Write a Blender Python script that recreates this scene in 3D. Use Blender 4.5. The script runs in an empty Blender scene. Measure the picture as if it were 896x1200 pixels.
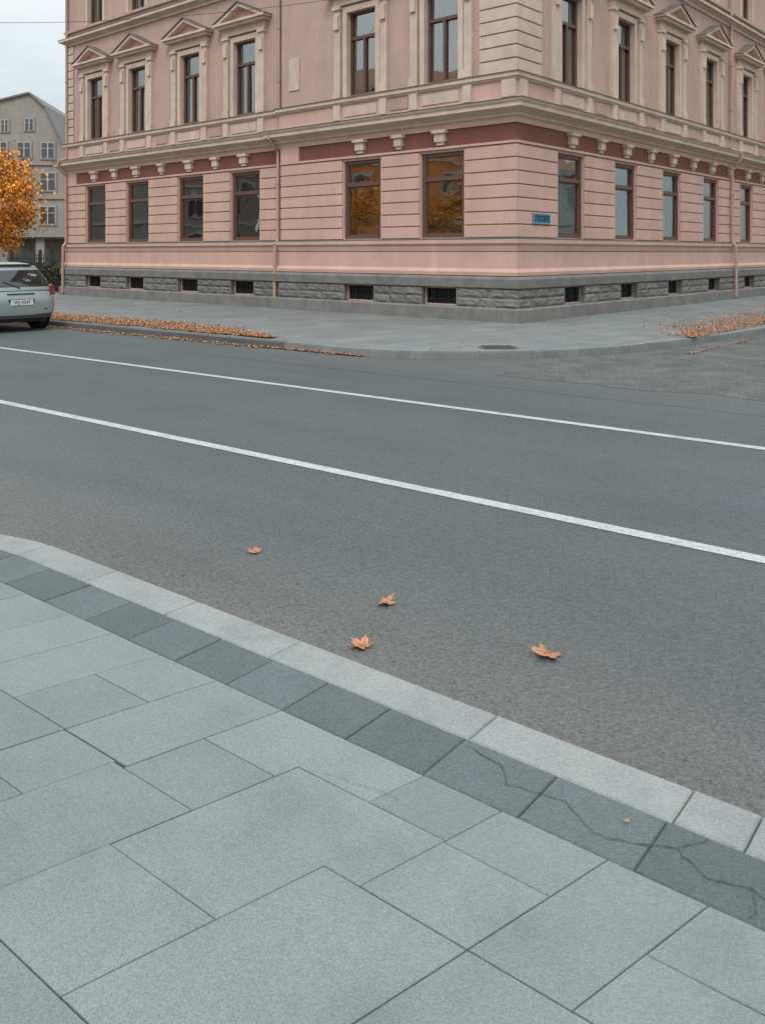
import bpy, math, random, bmesh
from mathutils import Vector, noise, geometry
random.seed(7)
R=random.random
def U(a,b): return a+(b-a)*R()
scene=bpy.context.scene
# ---------------------------------------------------------------- materials
def mat(name, col, rough=0.8, var=0.12, vs=1.5, grain=0.0, gs=200, bump=0.0, bs=60, bd=0.01, tint=None, stretch=None, tone=True, metal=0.0, ior=1.45, stain=0.0, speck=0.0, sps=150, spots=0.0):
    m=bpy.data.materials.new(name); m.use_nodes=True
    nt=m.node_tree; N=nt.nodes; L=nt.links
    b=N['Principled BSDF']; b.inputs['Roughness'].default_value=rough; b.inputs['Metallic'].default_value=metal; b.inputs['IOR'].default_value=ior
    tc=N.new('ShaderNodeTexCoord')
    def nz(scale,detail=4,st=None,r=0.55):
        n=N.new('ShaderNodeTexNoise'); n.inputs['Scale'].default_value=scale; n.inputs['Detail'].default_value=detail; n.inputs['Roughness'].default_value=r
        if st:
            mp=N.new('ShaderNodeMapping'); mp.inputs['Scale'].default_value=st; L.new(tc.outputs['Object'],mp.inputs[0]); L.new(mp.outputs[0],n.inputs['Vector'])
        else: L.new(tc.outputs['Object'],n.inputs['Vector'])
        return n
    def mul(s,amp):
        x=N.new('ShaderNodeMath'); x.operation='MULTIPLY_ADD'; L.new(s,x.inputs[0]); x.inputs[1].default_value=amp*3; x.inputs[2].default_value=1-amp*1.5; return x.outputs[0]
    fac=mul(nz(vs,5,stretch).outputs[0],var)
    def comb(a,c):
        x=N.new('ShaderNodeMath'); x.operation='MULTIPLY'; L.new(a,x.inputs[0]); L.new(c,x.inputs[1]); return x.outputs[0]
    if grain: fac=comb(fac,mul(nz(gs,3).outputs[0],grain))
    if stain: fac=comb(fac,mul(nz(1.0,6,(2.2,2.2,0.25)).outputs[0],stain))
    if spots:
        sr=N.new('ShaderNodeMapRange'); L.new(nz(2.7,6,None,.65).outputs[0],sr.inputs[0]); sr.inputs[1].default_value=.55; sr.inputs[2].default_value=.75; sr.inputs[3].default_value=1; sr.inputs[4].default_value=1-spots; fac=comb(fac,sr.outputs[0])
    if tone:
        a=N.new('ShaderNodeAttribute'); a.attribute_name='tone'; fac=comb(fac,a.outputs['Fac'])
    vm=N.new('ShaderNodeVectorMath'); vm.operation='SCALE'; L.new(fac,vm.inputs['Scale'])
    if tint:
        mx=N.new('ShaderNodeMix'); mx.data_type='RGBA'; mx.inputs[6].default_value=(*col,1); mx.inputs[7].default_value=(*tint,1)
        rp=N.new('ShaderNodeValToRGB'); rp.color_ramp.elements[0].position=.38; rp.color_ramp.elements[1].position=.62
        L.new(nz(vs*2.3,5,stretch).outputs[0],rp.inputs[0]); L.new(rp.outputs[0],mx.inputs[0]); csrc=mx.outputs[2]
        L.new(csrc,vm.inputs[0])
    else: vm.inputs[0].default_value=col
    out=vm.outputs[0]
    if speck:
        vo=N.new('ShaderNodeTexVoronoi'); vo.inputs['Scale'].default_value=sps; L.new(tc.outputs['Object'],vo.inputs['Vector'])
        sp=N.new('ShaderNodeSeparateColor'); L.new(vo.outputs['Color'],sp.inputs[0])
        v2=N.new('ShaderNodeVectorMath'); v2.operation='SCALE'; L.new(out,v2.inputs[0]); L.new(mul(sp.outputs[0],speck/1.5),v2.inputs['Scale']); out=v2.outputs[0]
    L.new(out,b.inputs['Base Color'])
    if bump:
        bn=N.new('ShaderNodeBump'); bn.inputs['Strength'].default_value=bump; bn.inputs['Distance'].default_value=bd
        L.new(nz(bs,6).outputs[0],bn.inputs['Height']); L.new(bn.outputs[0],b.inputs['Normal'])
    return m

PINK=mat('pink_plaster',(.56,.36,.295),.85,.06,.7,.04,60,.25,90,.003,tint=(.52,.33,.275),stain=.11)
PINK2=mat('upper_plaster',(.48,.325,.285),.85,.06,.7,.04,60,.25,90,.003,tint=(.44,.30,.265),stain=.11)
CREAM=mat('cream_stucco',(.59,.46,.375),.85,.06,1.2,.04,50,.2,80,.003,tint=(.53,.405,.335),stain=.13)
RED=mat('oxblood_plaster',(.18,.068,.05),.85,.12,2,.06,60,.2,80,.003,stain=.1)
ZINC=mat('zinc_flashing',(.13,.12,.115),.6,.2,3,stain=.1)
STONE=mat('plinth_stone',(.195,.183,.168),.9,.12,2.5,.12,35,.7,28,.02,tint=(.155,.15,.143))
STONES=mat('smooth_plinth',(.20,.19,.178),.9,.14,1.6,.1,60,.3,60,.01,tint=(.16,.155,.15),stain=.12)
FRAME=mat('brown_window_frame',(.125,.062,.048),.5,.1,4)
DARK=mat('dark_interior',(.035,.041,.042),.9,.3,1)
BLIND=mat('window_blind',(.72,.80,.80),.9,.06,3)
IRON=mat('black_iron',(.02,.02,.02),.5,.1,5)
PIPE=mat('painted_downpipe',(.42,.27,.22),.5,.06,3)
ROOF=mat('roof_tiles',(.14,.08,.065),.8,.2,4,.1,30,.5,20,.02)
def glassmat():
    m=bpy.data.materials.new('window_glass'); m.use_nodes=True; nt=m.node_tree; N=nt.nodes; L=nt.links
    N.remove(N['Principled BSDF']); o=N['Material Output']
    g=N.new('ShaderNodeBsdfGlossy'); g.inputs['Roughness'].default_value=.02; g.inputs['Color'].default_value=(.92,.98,.98,1)
    t=N.new('ShaderNodeBsdfTransparent'); t.inputs['Color'].default_value=(.76,.87,.87,1)
    f=N.new('ShaderNodeFresnel'); f.inputs['IOR'].default_value=3.7
    mx=N.new('ShaderNodeMixShader'); L.new(f.outputs[0],mx.inputs[0]); L.new(t.outputs[0],mx.inputs[1]); L.new(g.outputs[0],mx.inputs[2]); L.new(mx.outputs[0],o.inputs[0])
    tc=N.new('ShaderNodeTexCoord'); n=N.new('ShaderNodeTexNoise'); n.inputs['Scale'].default_value=1.3; n.inputs['Detail'].default_value=1
    b=N.new('ShaderNodeBump'); b.inputs['Strength'].default_value=.2; b.inputs['Distance'].default_value=.03
    L.new(tc.outputs['Object'],n.inputs[0]); L.new(n.outputs[0],b.inputs['Height']); L.new(b.outputs[0],g.inputs['Normal'])
    return m
GLASS=glassmat()

# ---------------------------------------------------------------- mesh builder
class MB:
    def __init__(s): s.v=[];s.f=[];s.m=[];s.t=[]
    def poly(s,pts,m=0,t=1.0):
        i=len(s.v); s.v+= [tuple(p) for p in pts]; s.f.append(tuple(range(i,i+len(pts)))); s.m.append(m); s.t.append(t)
    def hexa(s,p,m=0,t=1.0):
        i=len(s.v); s.v+=[tuple(q) for q in p]
        for f in ((0,3,2,1),(4,5,6,7),(0,1,5,4),(1,2,6,5),(2,3,7,6),(3,0,4,7)):
            s.f.append(tuple(i+k for k in f)); s.m.append(m); s.t.append(t)
    def box(s,x0,x1,y0,y1,z0,z1,m=0,t=1.0):
        x0,x1=min(x0,x1),max(x0,x1); y0,y1=min(y0,y1),max(y0,y1); z0,z1=min(z0,z1),max(z0,z1)
        s.hexa([(x0,y0,z0),(x1,y0,z0),(x1,y1,z0),(x0,y1,z0),(x0,y0,z1),(x1,y0,z1),(x1,y1,z1),(x0,y1,z1)],m,t)
    def prism(s,poly,z0,z1,ch=0.0,m=0,t=1.0,dz=None):
        n=len(poly)
        area=sum(poly[i][0]*poly[(i+1)%n][1]-poly[(i+1)%n][0]*poly[i][1] for i in range(n))
        if area<0: poly=poly[::-1]
        top=inset(poly,ch) if ch else poly
        dz=dz or (lambda x,y:0)
        i=len(s.v)
        s.v+=[(x,y,z0) for x,y in poly]+[(x,y,z1-ch+dz(x,y)) for x,y in poly]+[(x,y,z1+dz(x,y)) for x,y in top]
        for k in range(n):
            j=(k+1)%n
            s.f.append((i+k,i+j,i+n+j,i+n+k)); s.m.append(m); s.t.append(t)
            if ch: s.f.append((i+n+k,i+n+j,i+2*n+j,i+2*n+k)); s.m.append(m); s.t.append(t)
        s.f.append(tuple(i+2*n+k for k in range(n))); s.m.append(m); s.t.append(t)
    def tube(s,a,b,ra,rb,n=8,m=0,t=1.0,cap=False):
        a=Vector(a);b=Vector(b); d=(b-a).normalized(); u=d.orthogonal().normalized(); w=d.cross(u)
        i=len(s.v)
        for c,r in((a,ra),(b,rb)):
            for k in range(n):
                q=2*math.pi*k/n; s.v.append(tuple(c+u*math.cos(q)*r+w*math.sin(q)*r))
        for k in range(n):
            j=(k+1)%n; s.f.append((i+k,i+j,i+n+j,i+n+k)); s.m.append(m); s.t.append(t)
        if cap:
            s.f.append(tuple(i+n+k for k in range(n))); s.m.append(m); s.t.append(t)
            s.f.append(tuple(i+n-1-k for k in range(n))); s.m.append(m); s.t.append(t)
    def obj(s,name,mats,parent=None,smooth=False,bevel=0,seg=2):
        me=bpy.data.meshes.new(name); me.from_pydata(s.v,[],s.f)
        for x in mats: me.materials.append(x)
        me.polygons.foreach_set('material_index',s.m)
        a=me.attributes.new('tone','FLOAT','FACE'); a.data.foreach_set('value',s.t)
        if smooth: me.polygons.foreach_set('use_smooth',[True]*len(s.f))
        me.update()
        o=bpy.data.objects.new(name,me); scene.collection.objects.link(o)
        if parent: o.parent=parent
        if bevel:
            b=o.modifiers.new('bevel','BEVEL'); b.width=bevel; b.segments=seg; b.limit_method='ANGLE'
        return o
def inset(poly,g):
    n=len(poly); out=[]
    for i in range(n):
        p0=Vector(poly[i-1]);p1=Vector(poly[i]);p2=Vector(poly[(i+1)%n])
        d1=(p1-p0).normalized(); d2=(p2-p1).normalized()
        n1=Vector((-d1.y,d1.x)); n2=Vector((-d2.y,d2.x)); k=1+n1.dot(n2)
        if k<.2: k=.2
        q=p1+(n1+n2)*(g/k); out.append((q.x,q.y))
    return out
def empty(name,loc=(0,0,0),rz=0):
    o=bpy.data.objects.new(name,None); scene.collection.objects.link(o); o.location=loc; o.rotation_euler=(0,0,rz); return o

# ---------------------------------------------------------------- frames of reference
Rv=Vector((-.788,.616)); Nv=Vector((.616,.788)); Cv=Vector((.805,.593))
def pn(p,n): q=Rv*p+Nv*n; return (q.x,q.y)
CB=Vector((2.97,19.18)); eR=Vector((.6572,.7537)); eL=Vector((-.7537,.6572))
def bl(s,t): q=CB+eR*s+eL*t; return (q.x,q.y)
BANG=math.atan2(.7537,.6572)

# ---------------------------------------------------------------- ground / road
def asphalt():
    m=bpy.data.materials.new('asphalt'); m.use_nodes=True; nt=m.node_tree; N=nt.nodes; L=nt.links
    b=N['Principled BSDF']; b.inputs['Roughness'].default_value=.78
    tc=N.new('ShaderNodeTexCoord')
    dt=N.new('ShaderNodeVectorMath'); dt.operation='DOT_PRODUCT'; dt.inputs[1].default_value=(Nv.x,Nv.y,0); L.new(tc.outputs['Object'],dt.inputs[0])
    wn=N.new('ShaderNodeTexNoise'); wn.inputs['Scale'].default_value=.8; wn.inputs['Detail'].default_value=4; L.new(tc.outputs['Object'],wn.inputs[0])
    ad=N.new('ShaderNodeMath'); ad.operation='MULTIPLY_ADD'; L.new(wn.outputs[0],ad.inputs[0]); ad.inputs[1].default_value=.7; L.new(dt.outputs['Value'],ad.inputs[2])
    mr=N.new('ShaderNodeMapRange'); L.new(ad.outputs[0],mr.inputs[0]); mr.inputs[1].default_value=0; mr.inputs[2].default_value=13
    rp=N.new('ShaderNodeValToRGB'); L.new(mr.outputs[0],rp.inputs[0]); cr=rp.color_ramp
    st=[(0,(.115,.12,.118)),(2.9,(.118,.119,.115)),(3.35,(.106,.111,.110)),(4.0,(.089,.099,.101)),(4.7,(.088,.100,.103)),(5.3,(.081,.095,.099)),(6.3,(.075,.090,.096)),(7.2,(.081,.096,.100)),(8.2,(.071,.086,.091)),(9.6,(.077,.091,.094)),(10.6,(.092,.100,.101)),(13,(.092,.100,.101))]
    cr.elements[0].position=0; cr.elements[0].color=(*st[0][1],1); cr.elements[1].position=1; cr.elements[1].color=(*st[-1][1],1)
    for n_,c in st[1:-1]:
        e=cr.elements.new(n_/13); e.color=(*c,1)
    def nz(s,d,sc=None):
        n=N.new('ShaderNodeTexNoise'); n.inputs['Scale'].default_value=s; n.inputs['Detail'].default_value=d
        if sc:
            mp=N.new('ShaderNodeMapping'); mp.vector_type='TEXTURE'; mp.inputs['Rotation'].default_value=(0,0,math.atan2(Rv.y,Rv.x)); mp.inputs['Scale'].default_value=sc; L.new(tc.outputs['Object'],mp.inputs[0]); L.new(mp.outputs[0],n.inputs[0])
        else: L.new(tc.outputs['Object'],n.inputs[0])
        return n.outputs[0]
    def lin(s,a,c):
        x=N.new('ShaderNodeMath'); x.operation='MULTIPLY_ADD'; L.new(s,x.inputs[0]); x.inputs[1].default_value=a; x.inputs[2].default_value=c; return x.outputs[0]
    def mu(a,c):
        x=N.new('ShaderNodeMath'); x.operation='MULTIPLY'; L.new(a,x.inputs[0]); L.new(c,x.inputs[1]); return x.outputs[0]
    vo=N.new('ShaderNodeTexVoronoi'); vo.inputs['Scale'].default_value=130; L.new(tc.outputs['Object'],vo.inputs[0])
    sc=N.new('ShaderNodeSeparateColor'); L.new(vo.outputs['Color'],sc.inputs[0])
    f=mu(lin(nz(.45,6),.5,.75),lin(sc.outputs[0],.6,.70)); f=mu(f,lin(nz(45,4),.8,.60)); f=mu(f,lin(nz(2.2,5,(9,1,1)),.36,.82))
    vm=N.new('ShaderNodeVectorMath'); vm.operation='SCALE'; L.new(rp.outputs[0],vm.inputs[0]); L.new(f,vm.inputs['Scale']); L.new(vm.outputs[0],b.inputs['Base Color'])
    bn=N.new('ShaderNodeBump'); bn.inputs['Strength'].default_value=.9; bn.inputs['Distance'].default_value=.005; L.new(vo.outputs['Distance'],bn.inputs['Height']); L.new(bn.outputs[0],b.inputs['Normal'])
    return m
ASPH=asphalt()
g=MB(); g.poly([(-400,-300,0),(400,-300,0),(400,500,0),(-400,500,0)]); g.obj('road',[ASPH])
OLD=mat('old_asphalt',(.112,.116,.112),.9,.2,.9,.25,30,.7,60,.012,tint=(.082,.090,.090),speck=.45,sps=60,spots=.25)
def clip(poly,nx,ny,c):
    out=[]
    for i in range(len(poly)):
        a=poly[i-1]; b_=poly[i]; da=nx*a[0]+ny*a[1]-c; db=nx*b_[0]+ny*b_[1]-c
        if (da<0)!=(db<0):
            k=da/(da-db); out.append((a[0]+(b_[0]-a[0])*k,a[1]+(b_[1]-a[1])*k))
        if db<=0: out.append(b_)
    return out
g=MB()
lp=[]
for i in range(120):
    p=8.5-i*.175
    lp.append(pn(p,10.25+.35*noise.noise(Vector((p*.8,1,0)))+.10*noise.noise(Vector((p*4,1,0)))))
poly=[bl(60,-4.2),bl(-4,-3.2)]+[q for q in lp if (Vector(q)-CB).dot(eR)>-6.5 and -13.5<(Vector(q)-CB).dot(eL)<-3.0]+[bl(60,-13.5)]
g.poly([(x,y,.003) for x,y in poly]); g.obj('side_street',[OLD])
PAINT=mat('road_paint',(.40,.42,.41),.75,.14,2,.25,50,.3,100,.003,tone=True,speck=.22,sps=90,spots=.45)
g=MB()
def line(n0,w,p0,p1):
    p=p0
    while p<p1:
        q=min(p+.25,p1)
        a0=.006*noise.noise(Vector((p*4,n0,0))); a1=.006*noise.noise(Vector((q*4,n0,0))); b0=.006*noise.noise(Vector((p*4,n0,5))); b1=.006*noise.noise(Vector((q*4,n0,5)))
        g.poly([(*pn(p,n0-w/2+a0),.004),(*pn(p,n0+w/2+b0),.004),(*pn(q,n0+w/2+b1),.004),(*pn(q,n0-w/2+a1),.004)],0,1); p=q
line(4.98,.115,-25,80); line(7.81,.11,-25,80)
g.obj('lane_marking',[PAINT])
SEAM=mat('tar_seam',(.05,.054,.055),.8,.2,8)
mb=MB()
def seam(f,p0,p1,st,w):
    p=p0
    while p<p1:
        q=p+st; a=Vector(f(p)); b_=Vector(f(q)); d=(b_-a).normalized(); nn=Vector((-d.y,d.x))*w*(.5+.5*abs(noise.noise(Vector((p*3,w*100,0)))))
        mb.poly([(*(a-nn),.0045),(*(b_-nn),.0045),(*(b_+nn),.0045),(*(a+nn),.0045)]); p=q
seam(lambda p:pn(p,9.35+.05*noise.noise(Vector((p*1.1,0,0)))+.03*noise.noise(Vector((p*7,0,0)))),-9,14,.12,.008)
seam(lambda p:bl(p,-7.4+.12*noise.noise(Vector((p*1.0,4,0)))+.06*noise.noise(Vector((p*5,0,0)))),-1.0,25,.12,.010)
mb.obj('road_seams',[SEAM])

# ---------------------------------------------------------------- near pavement
SLAB=mat('paving_slab',(.194,.218,.219),.82,.05,1.2,.12,260,.35,180,.003,tint=(.174,.197,.20),speck=.2,sps=330,spots=.16)
DSL=mat('dark_setts',(.098,.117,.121),.85,.12,4,.15,200,.5,120,.004,speck=.25,sps=260,spots=.15)
KERB=mat('granite_kerb',(.262,.278,.273),.85,.08,3,.10,200,.4,140,.004,tint=(.228,.246,.245),speck=.2,sps=280,spots=.18)
MORT=mat('joint_sand',(.055,.058,.057),.95,.2,8)
np_=empty('near_pavement')
def an(a,n): q=Rv*a+Cv*(n/.963); return (q.x,q.y)
RO=1.5; PC=4.25; NC=2.59-RO
def pathpt(s,o):
    if s<=PC: return pn(s,2.59-o)
    th=(s-PC)/RO
    if th<math.pi/2: return pn(PC+(RO-o)*math.sin(th),NC+(RO-o)*math.cos(th))
    return pn(PC+RO-o,NC-(s-PC-RO*math.pi/2))
def stone(mb,s0,s1,o0,o1,z0,z1,ch,m,t,g_=.0022):
    n=2 if s1<=PC else 6
    a=[pathpt(s0+g_+(s1-s0-2*g_)*i/(n-1),o0) for i in range(n)]; b_=[pathpt(s0+g_+(s1-s0-2*g_)*i/(n-1),o1) for i in range(n)]
    mb.prism(a+b_[::-1],z0,z1,ch,m,t)
kj=[-14]
while kj[-1]<-.9: kj.append(kj[-1]+U(.8,1.0))
kj=kj[:-1]+[-.15,.655,.847,1.521,2.447,3.10,3.715,4.33,4.95,5.6,6.3,7.1,8,9,10,11,12]
mb=MB()
for a,b_ in zip(kj[:-1],kj[1:]): stone(mb,a,b_,0,.185,-.1,.08+U(-.001,.001),.006,0,U(.93,1.06))
mb.obj('kerb_stones',[KERB],np_)
dj=[-14]
while dj[-1]<-.2: dj.append(dj[-1]+U(.3,.42))
dj=dj[:-1]+[.22,.5,.86,1.2,1.53,1.84,2.13,2.42,2.72,3.02,3.33,3.66,4.0,4.35,4.75,5.15,5.6,6.1,6.6,7.1,7.7,8.3,9,10,11,12]
mb=MB()
for a,b_ in zip(dj[:-1],dj[1:]): stone(mb,a,b_,.189,.433,-.1,.079+U(-.002,.0015),.004,0,U(.88,1.12),.0026)
mb.obj('dark_edging',[DSL],np_)
reg=[(-14,2.153),(PC,2.153)]+[(PC+(RO-.437)*math.sin(k*math.pi/16),NC+(RO-.437)*math.cos(k*math.pi/16)) for k in range(1,9)]+[(PC+RO-.437,-9),(-14,-9)]
regw=[pn(*q) for q in reg]
ar=sum(regw[i][0]*regw[(i+1)%len(regw)][1]-regw[(i+1)%len(regw)][0]*regw[i][1] for i in range(len(regw)))
if ar<0: regw=regw[::-1]
def clipreg(poly):
    n=len(regw)
    for i in range(n):
        a=regw[i]; b_=regw[(i+1)%n]; dx,dy=b_[0]-a[0],b_[1]-a[1]; nx,ny=dy,-dx
        poly=clip(poly,nx,ny,nx*a[0]+ny*a[1])
        if len(poly)<3: return None
    return poly
S=[[(1.53,1.94),(1.85,1.94),(1.85,2.155),(1.53,2.155)],[(1.53,1.675),(1.85,1.675),(1.85,1.94),(1.53,1.94)],
[(1.97,1.38),(2.40,1.38),(2.40,1.95),(1.85,1.95),(1.85,1.675),(1.97,1.675)],
[(1.85,1.95),(2.12,1.95),(2.12,2.155),(1.85,2.155)],
[(2.12,1.95),(2.40,1.95),(2.40,1.87),(2.73,1.87),(2.73,2.155),(2.12,2.155)],
[(2.40,1.61),(2.73,1.61),(2.73,1.87),(2.40,1.87)],
[(2.73,1.62),(3.07,1.62),(3.07,2.155),(2.73,2.155)]]
def rc(a0,a1,n0,n1): S.append([(a0,n0),(a1,n0),(a1,n1),(a0,n1)])
rc(3.07,3.40,1.62,1.90); rc(3.07,3.40,1.90,2.155); rc(3.40,3.72,1.62,2.155); rc(3.72,4.03,1.62,2.155); rc(4.03,4.4,1.62,2.155); rc(4.4,4.8,1.62,2.155);rc(4.8,5.3,1.62,2.155);rc(5.3,6.6,1.62,2.155)
rc(2.40,2.78,1.03,1.61); rc(2.78,3.2,1.03,1.35);rc(2.78,3.07,1.35,1.618);rc(3.07,3.5,1.35,1.62);rc(3.2,3.7,1.03,1.35);rc(3.5,4.1,1.35,1.62);rc(3.7,4.1,1.03,1.35);rc(4.1,4.6,1.03,1.62);rc(4.6,5.2,1.03,1.62);rc(5.2,6.6,1.03,1.62)
rc(1.97,2.40,1.03,1.38)
rc(1.53,1.97,1.03,1.675)
rc(1.27,1.53,1.675,2.155); rc(.80,1.27,1.915,2.155); rc(.80,1.27,1.675,1.915); rc(1.1,1.53,1.03,1.675); rc(.8,1.1,1.03,1.675)
rows=[1.03,.48,-.1,-.65,-1.2,-1.8,-2.4,-3,-3.7,-4.4,-5.2,-6,-7,-8,-9]
for n1,n0 in zip(rows[:-1],rows[1:]):
    a=-14+U(0,.5)
    while a<8:
        b_=a+U(.38,.8); rc(a,b_,n0,n1); a=b_
for n1,n0 in ((1.675,1.03),(2.155,1.675)):
    a=.8
    while a>-14: b_=a-U(.38,.7); rc(b_,a,n0,n1); a=b_
mb=MB()
for sl in S:
    w=clipreg([an(*q) for q in sl])
    if not w: continue
    n=len(w); ar=sum(w[i][0]*w[(i+1)%n][1]-w[(i+1)%n][0]*w[i][1] for i in range(n))
    if abs(ar)<.004: continue
    if ar<0: w=w[::-1]
    w=[q for i,q in enumerate(w) if (Vector(q)-Vector(w[i-1])).length>.004]
    w=inset(w,.0018)
    t=U(.89,1.08)
    cx,cy=w[0]; sx,sy=U(-.003,.003),U(-.003,.003); z=.080+U(-.0008,.0008)
    mb.prism(w,.0,z,.0018,0,t,lambda x,y:(x-cx)*sx+(y-cy)*sy)
mb.obj('slabs',[SLAB],np_)
mb=MB(); mb.poly([(*q,.073) for q in [pn(-14,2.45)]+[pn(PC,2.45)]+[pn(PC+(RO-.14)*math.sin(k*math.pi/16),NC+(RO-.14)*math.cos(k*math.pi/16)) for k in range(1,9)]+[pn(PC+RO-.14,-9),pn(-14,-9)]])
mb.obj('bedding',[MORT],np_)
CR=[([pn(1.50,2.36),pn(1.36,2.34),pn(1.30,2.27),pn(1.12,2.30),pn(1.0,2.22),pn(.90,2.25),pn(.80,2.30),pn(.70,2.24),pn(.60,2.27),pn(.45,2.20),pn(.30,2.26),pn(.1,2.22)],1.5),
 ([pn(.80,2.30),pn(.76,2.36),pn(.74,2.39)],1.2),([pn(.60,2.27),pn(.57,2.20),pn(.58,2.165)],1.2),
 ([(-.18,2.64),(-.13,2.615),(-.07,2.58),(.0,2.55),(.05,2.50)],.5)]
mb=MB()
for c,ws in CR:
    pts=[]
    for a,b_ in zip(c[:-1],c[1:]):
        for k in range(8):
            q=Vector(a).lerp(Vector(b_),k/8); q+=Vector((noise.noise(Vector((q.x*30,q.y*30,0)))+.5*noise.noise(Vector((q.x*120,q.y*120,0))),noise.noise(Vector((q.x*30,q.y*30,9)))+.5*noise.noise(Vector((q.x*120,q.y*120,7)))))*.008; pts.append(q)
    for i in range(len(pts)-1):
        d=(pts[i+1]-pts[i]).normalized(); nn=Vector((-d.y,d.x)); w0=ws*(.0005+.0011*abs(noise.noise(Vector((i*.37,ws,1)))*1.6)); w1=ws*(.0005+.0011*abs(noise.noise(Vector(((i+1)*.37,ws,1)))*1.6))
        a,b_=pts[i],pts[i+1]
        mb.poly([(*(a-nn*w0),.0833),(*(b_-nn*w1),.0833),(*(b_+nn*w1),.0833),(*(a+nn*w0),.0833)])
mb.obj('cracks',[MORT],np_)

# ---------------------------------------------------------------- far pavement
def pavmat():
    m=mat('far_paving',(.195,.21,.209),.85,.10,.5,.08,40,.2,60,.004,tint=(.168,.184,.185),tone=False,spots=.14)
    nt=m.node_tree; N=nt.nodes; L=nt.links; b=N['Principled BSDF']; src=b.inputs['Base Color'].links[0].from_socket
    tc=N.new('ShaderNodeTexCoord'); mp=N.new('ShaderNodeMapping'); mp.inputs['Rotation'].default_value=(0,0,-BANG); L.new(tc.outputs['Object'],mp.inputs[0])
    br=N.new('ShaderNodeTexBrick'); br.inputs['Scale'].default_value=1; br.inputs['Brick Width'].default_value=.9; br.inputs['Row Height'].default_value=.6; br.inputs['Mortar Size'].default_value=.009
    br.inputs['Color1'].default_value=(1.05,1.05,1.05,1); br.inputs['Color2'].default_value=(.88,.88,.88,1); br.inputs['Mortar'].default_value=(.5,.5,.5,1); L.new(mp.outputs[0],br.inputs[0])
    mx=N.new('ShaderNodeMix'); mx.data_type='RGBA'; mx.blend_type='MULTIPLY'; mx.inputs[0].default_value=1; L.new(src,mx.inputs[6]); L.new(br.outputs[0],mx.inputs[7]); L.new(mx.outputs[2],b.inputs['Base Color'])
    return m
FPAV=pavmat()
ctrl=[pn(110,10.8),pn(60,10.8),pn(30,10.8),pn(20,10.8),pn(14,10.8),pn(10.6,10.78),bl(-6.02,-1.3),bl(-5.0,-2.75),bl(-3.6,-3.7),bl(-1.6,-4.2),bl(2.0,-4.6),bl(8,-4.7),bl(25,-4.7),bl(80,-4.7)]
def cat(P,n=8):
    out=[]
    for i in range(len(P)-1):
        p0=Vector(P[max(i-1,0)]);p1=Vector(P[i]);p2=Vector(P[i+1]);p3=Vector(P[min(i+2,len(P)-1)])
        for k in range(n):
            t=k/n
            if (p2-p1).length>6 : q=p1.lerp(p2,t)
            else:
                q=.5*((2*p1)+(p2-p0)*t+(2*p0-5*p1+4*p2-p3)*t*t+(3*p1-p0-3*p2+p3)*t**3)
                if (p1-p0).length>6 or (p3-p2).length>6: q=.5*q+.5*p1.lerp(p2,t)
            out.append(q)
    out.append(Vector(P[-1])); return out
kp=cat(ctrl)
fp=empty('far_pavement')
loop=[(q.x,q.y) for q in kp]+[(140,180),(-110,180)]
tri=geometry.tessellate_polygon([[Vector((x,y,0)) for x,y in loop]])
me=bpy.data.meshes.new('paving'); nL=len(loop)
vv=[(x,y,.12) for x,y in loop]+[(x,y,-.05) for x,y in loop]
ff=[tuple(t) for t in tri]+[(i,i+1,nL+i+1,nL+i) for i in range(len(kp)-1)]
me.from_pydata(vv,[],ff); me.materials.append(FPAV); me.update()
bm=bmesh.new(); bm.from_mesh(me); bmesh.ops.recalc_face_normals(bm,faces=bm.faces); bm.to_mesh(me); bm.free()
o=bpy.data.objects.new('paving',me); scene.collection.objects.link(o); o.parent=fp
mb=MB(); FK=mat('worn_kerb',(.18,.19,.187),.9,.2,2,.1,40,.3,50,.01)
acc=[kp[0]]
for a,b_ in zip(kp[:-1],kp[1:]):
    L_=(b_-a).length; n=max(1,int(L_/1.0))
    for k in range(1,n+1): acc.append(a.lerp(b_,k/n))
for a,b_ in zip(acc[:-1],acc[1:]):
    d=(b_-a).normalized(); nn=Vector((-d.y,d.x))
    if nn.dot(CB-a)<0: nn=-nn
    g_=d*.004
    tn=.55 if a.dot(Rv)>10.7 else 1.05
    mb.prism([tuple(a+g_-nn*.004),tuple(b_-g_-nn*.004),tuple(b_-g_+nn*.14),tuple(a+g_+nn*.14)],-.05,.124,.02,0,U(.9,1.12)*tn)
mb.obj('kerb',[FK],fp)
mb=MB(); c=Vector((1.9,14.15))
mb.prism([tuple(c+Vector((math.cos(k*math.pi/12),math.sin(k*math.pi/12)))*.33) for k in range(24)],.10,.126,.004,0,1)
for k in range(-3,4): mb.box(c.x-.24,c.x+.24,c.y+k*.075-.015,c.y+k*.075+.015,.126,.131,0,.8)
mb.obj('manhole_cover',[mat('cast_iron',(.085,.085,.082),.7,.2,5)])

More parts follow.
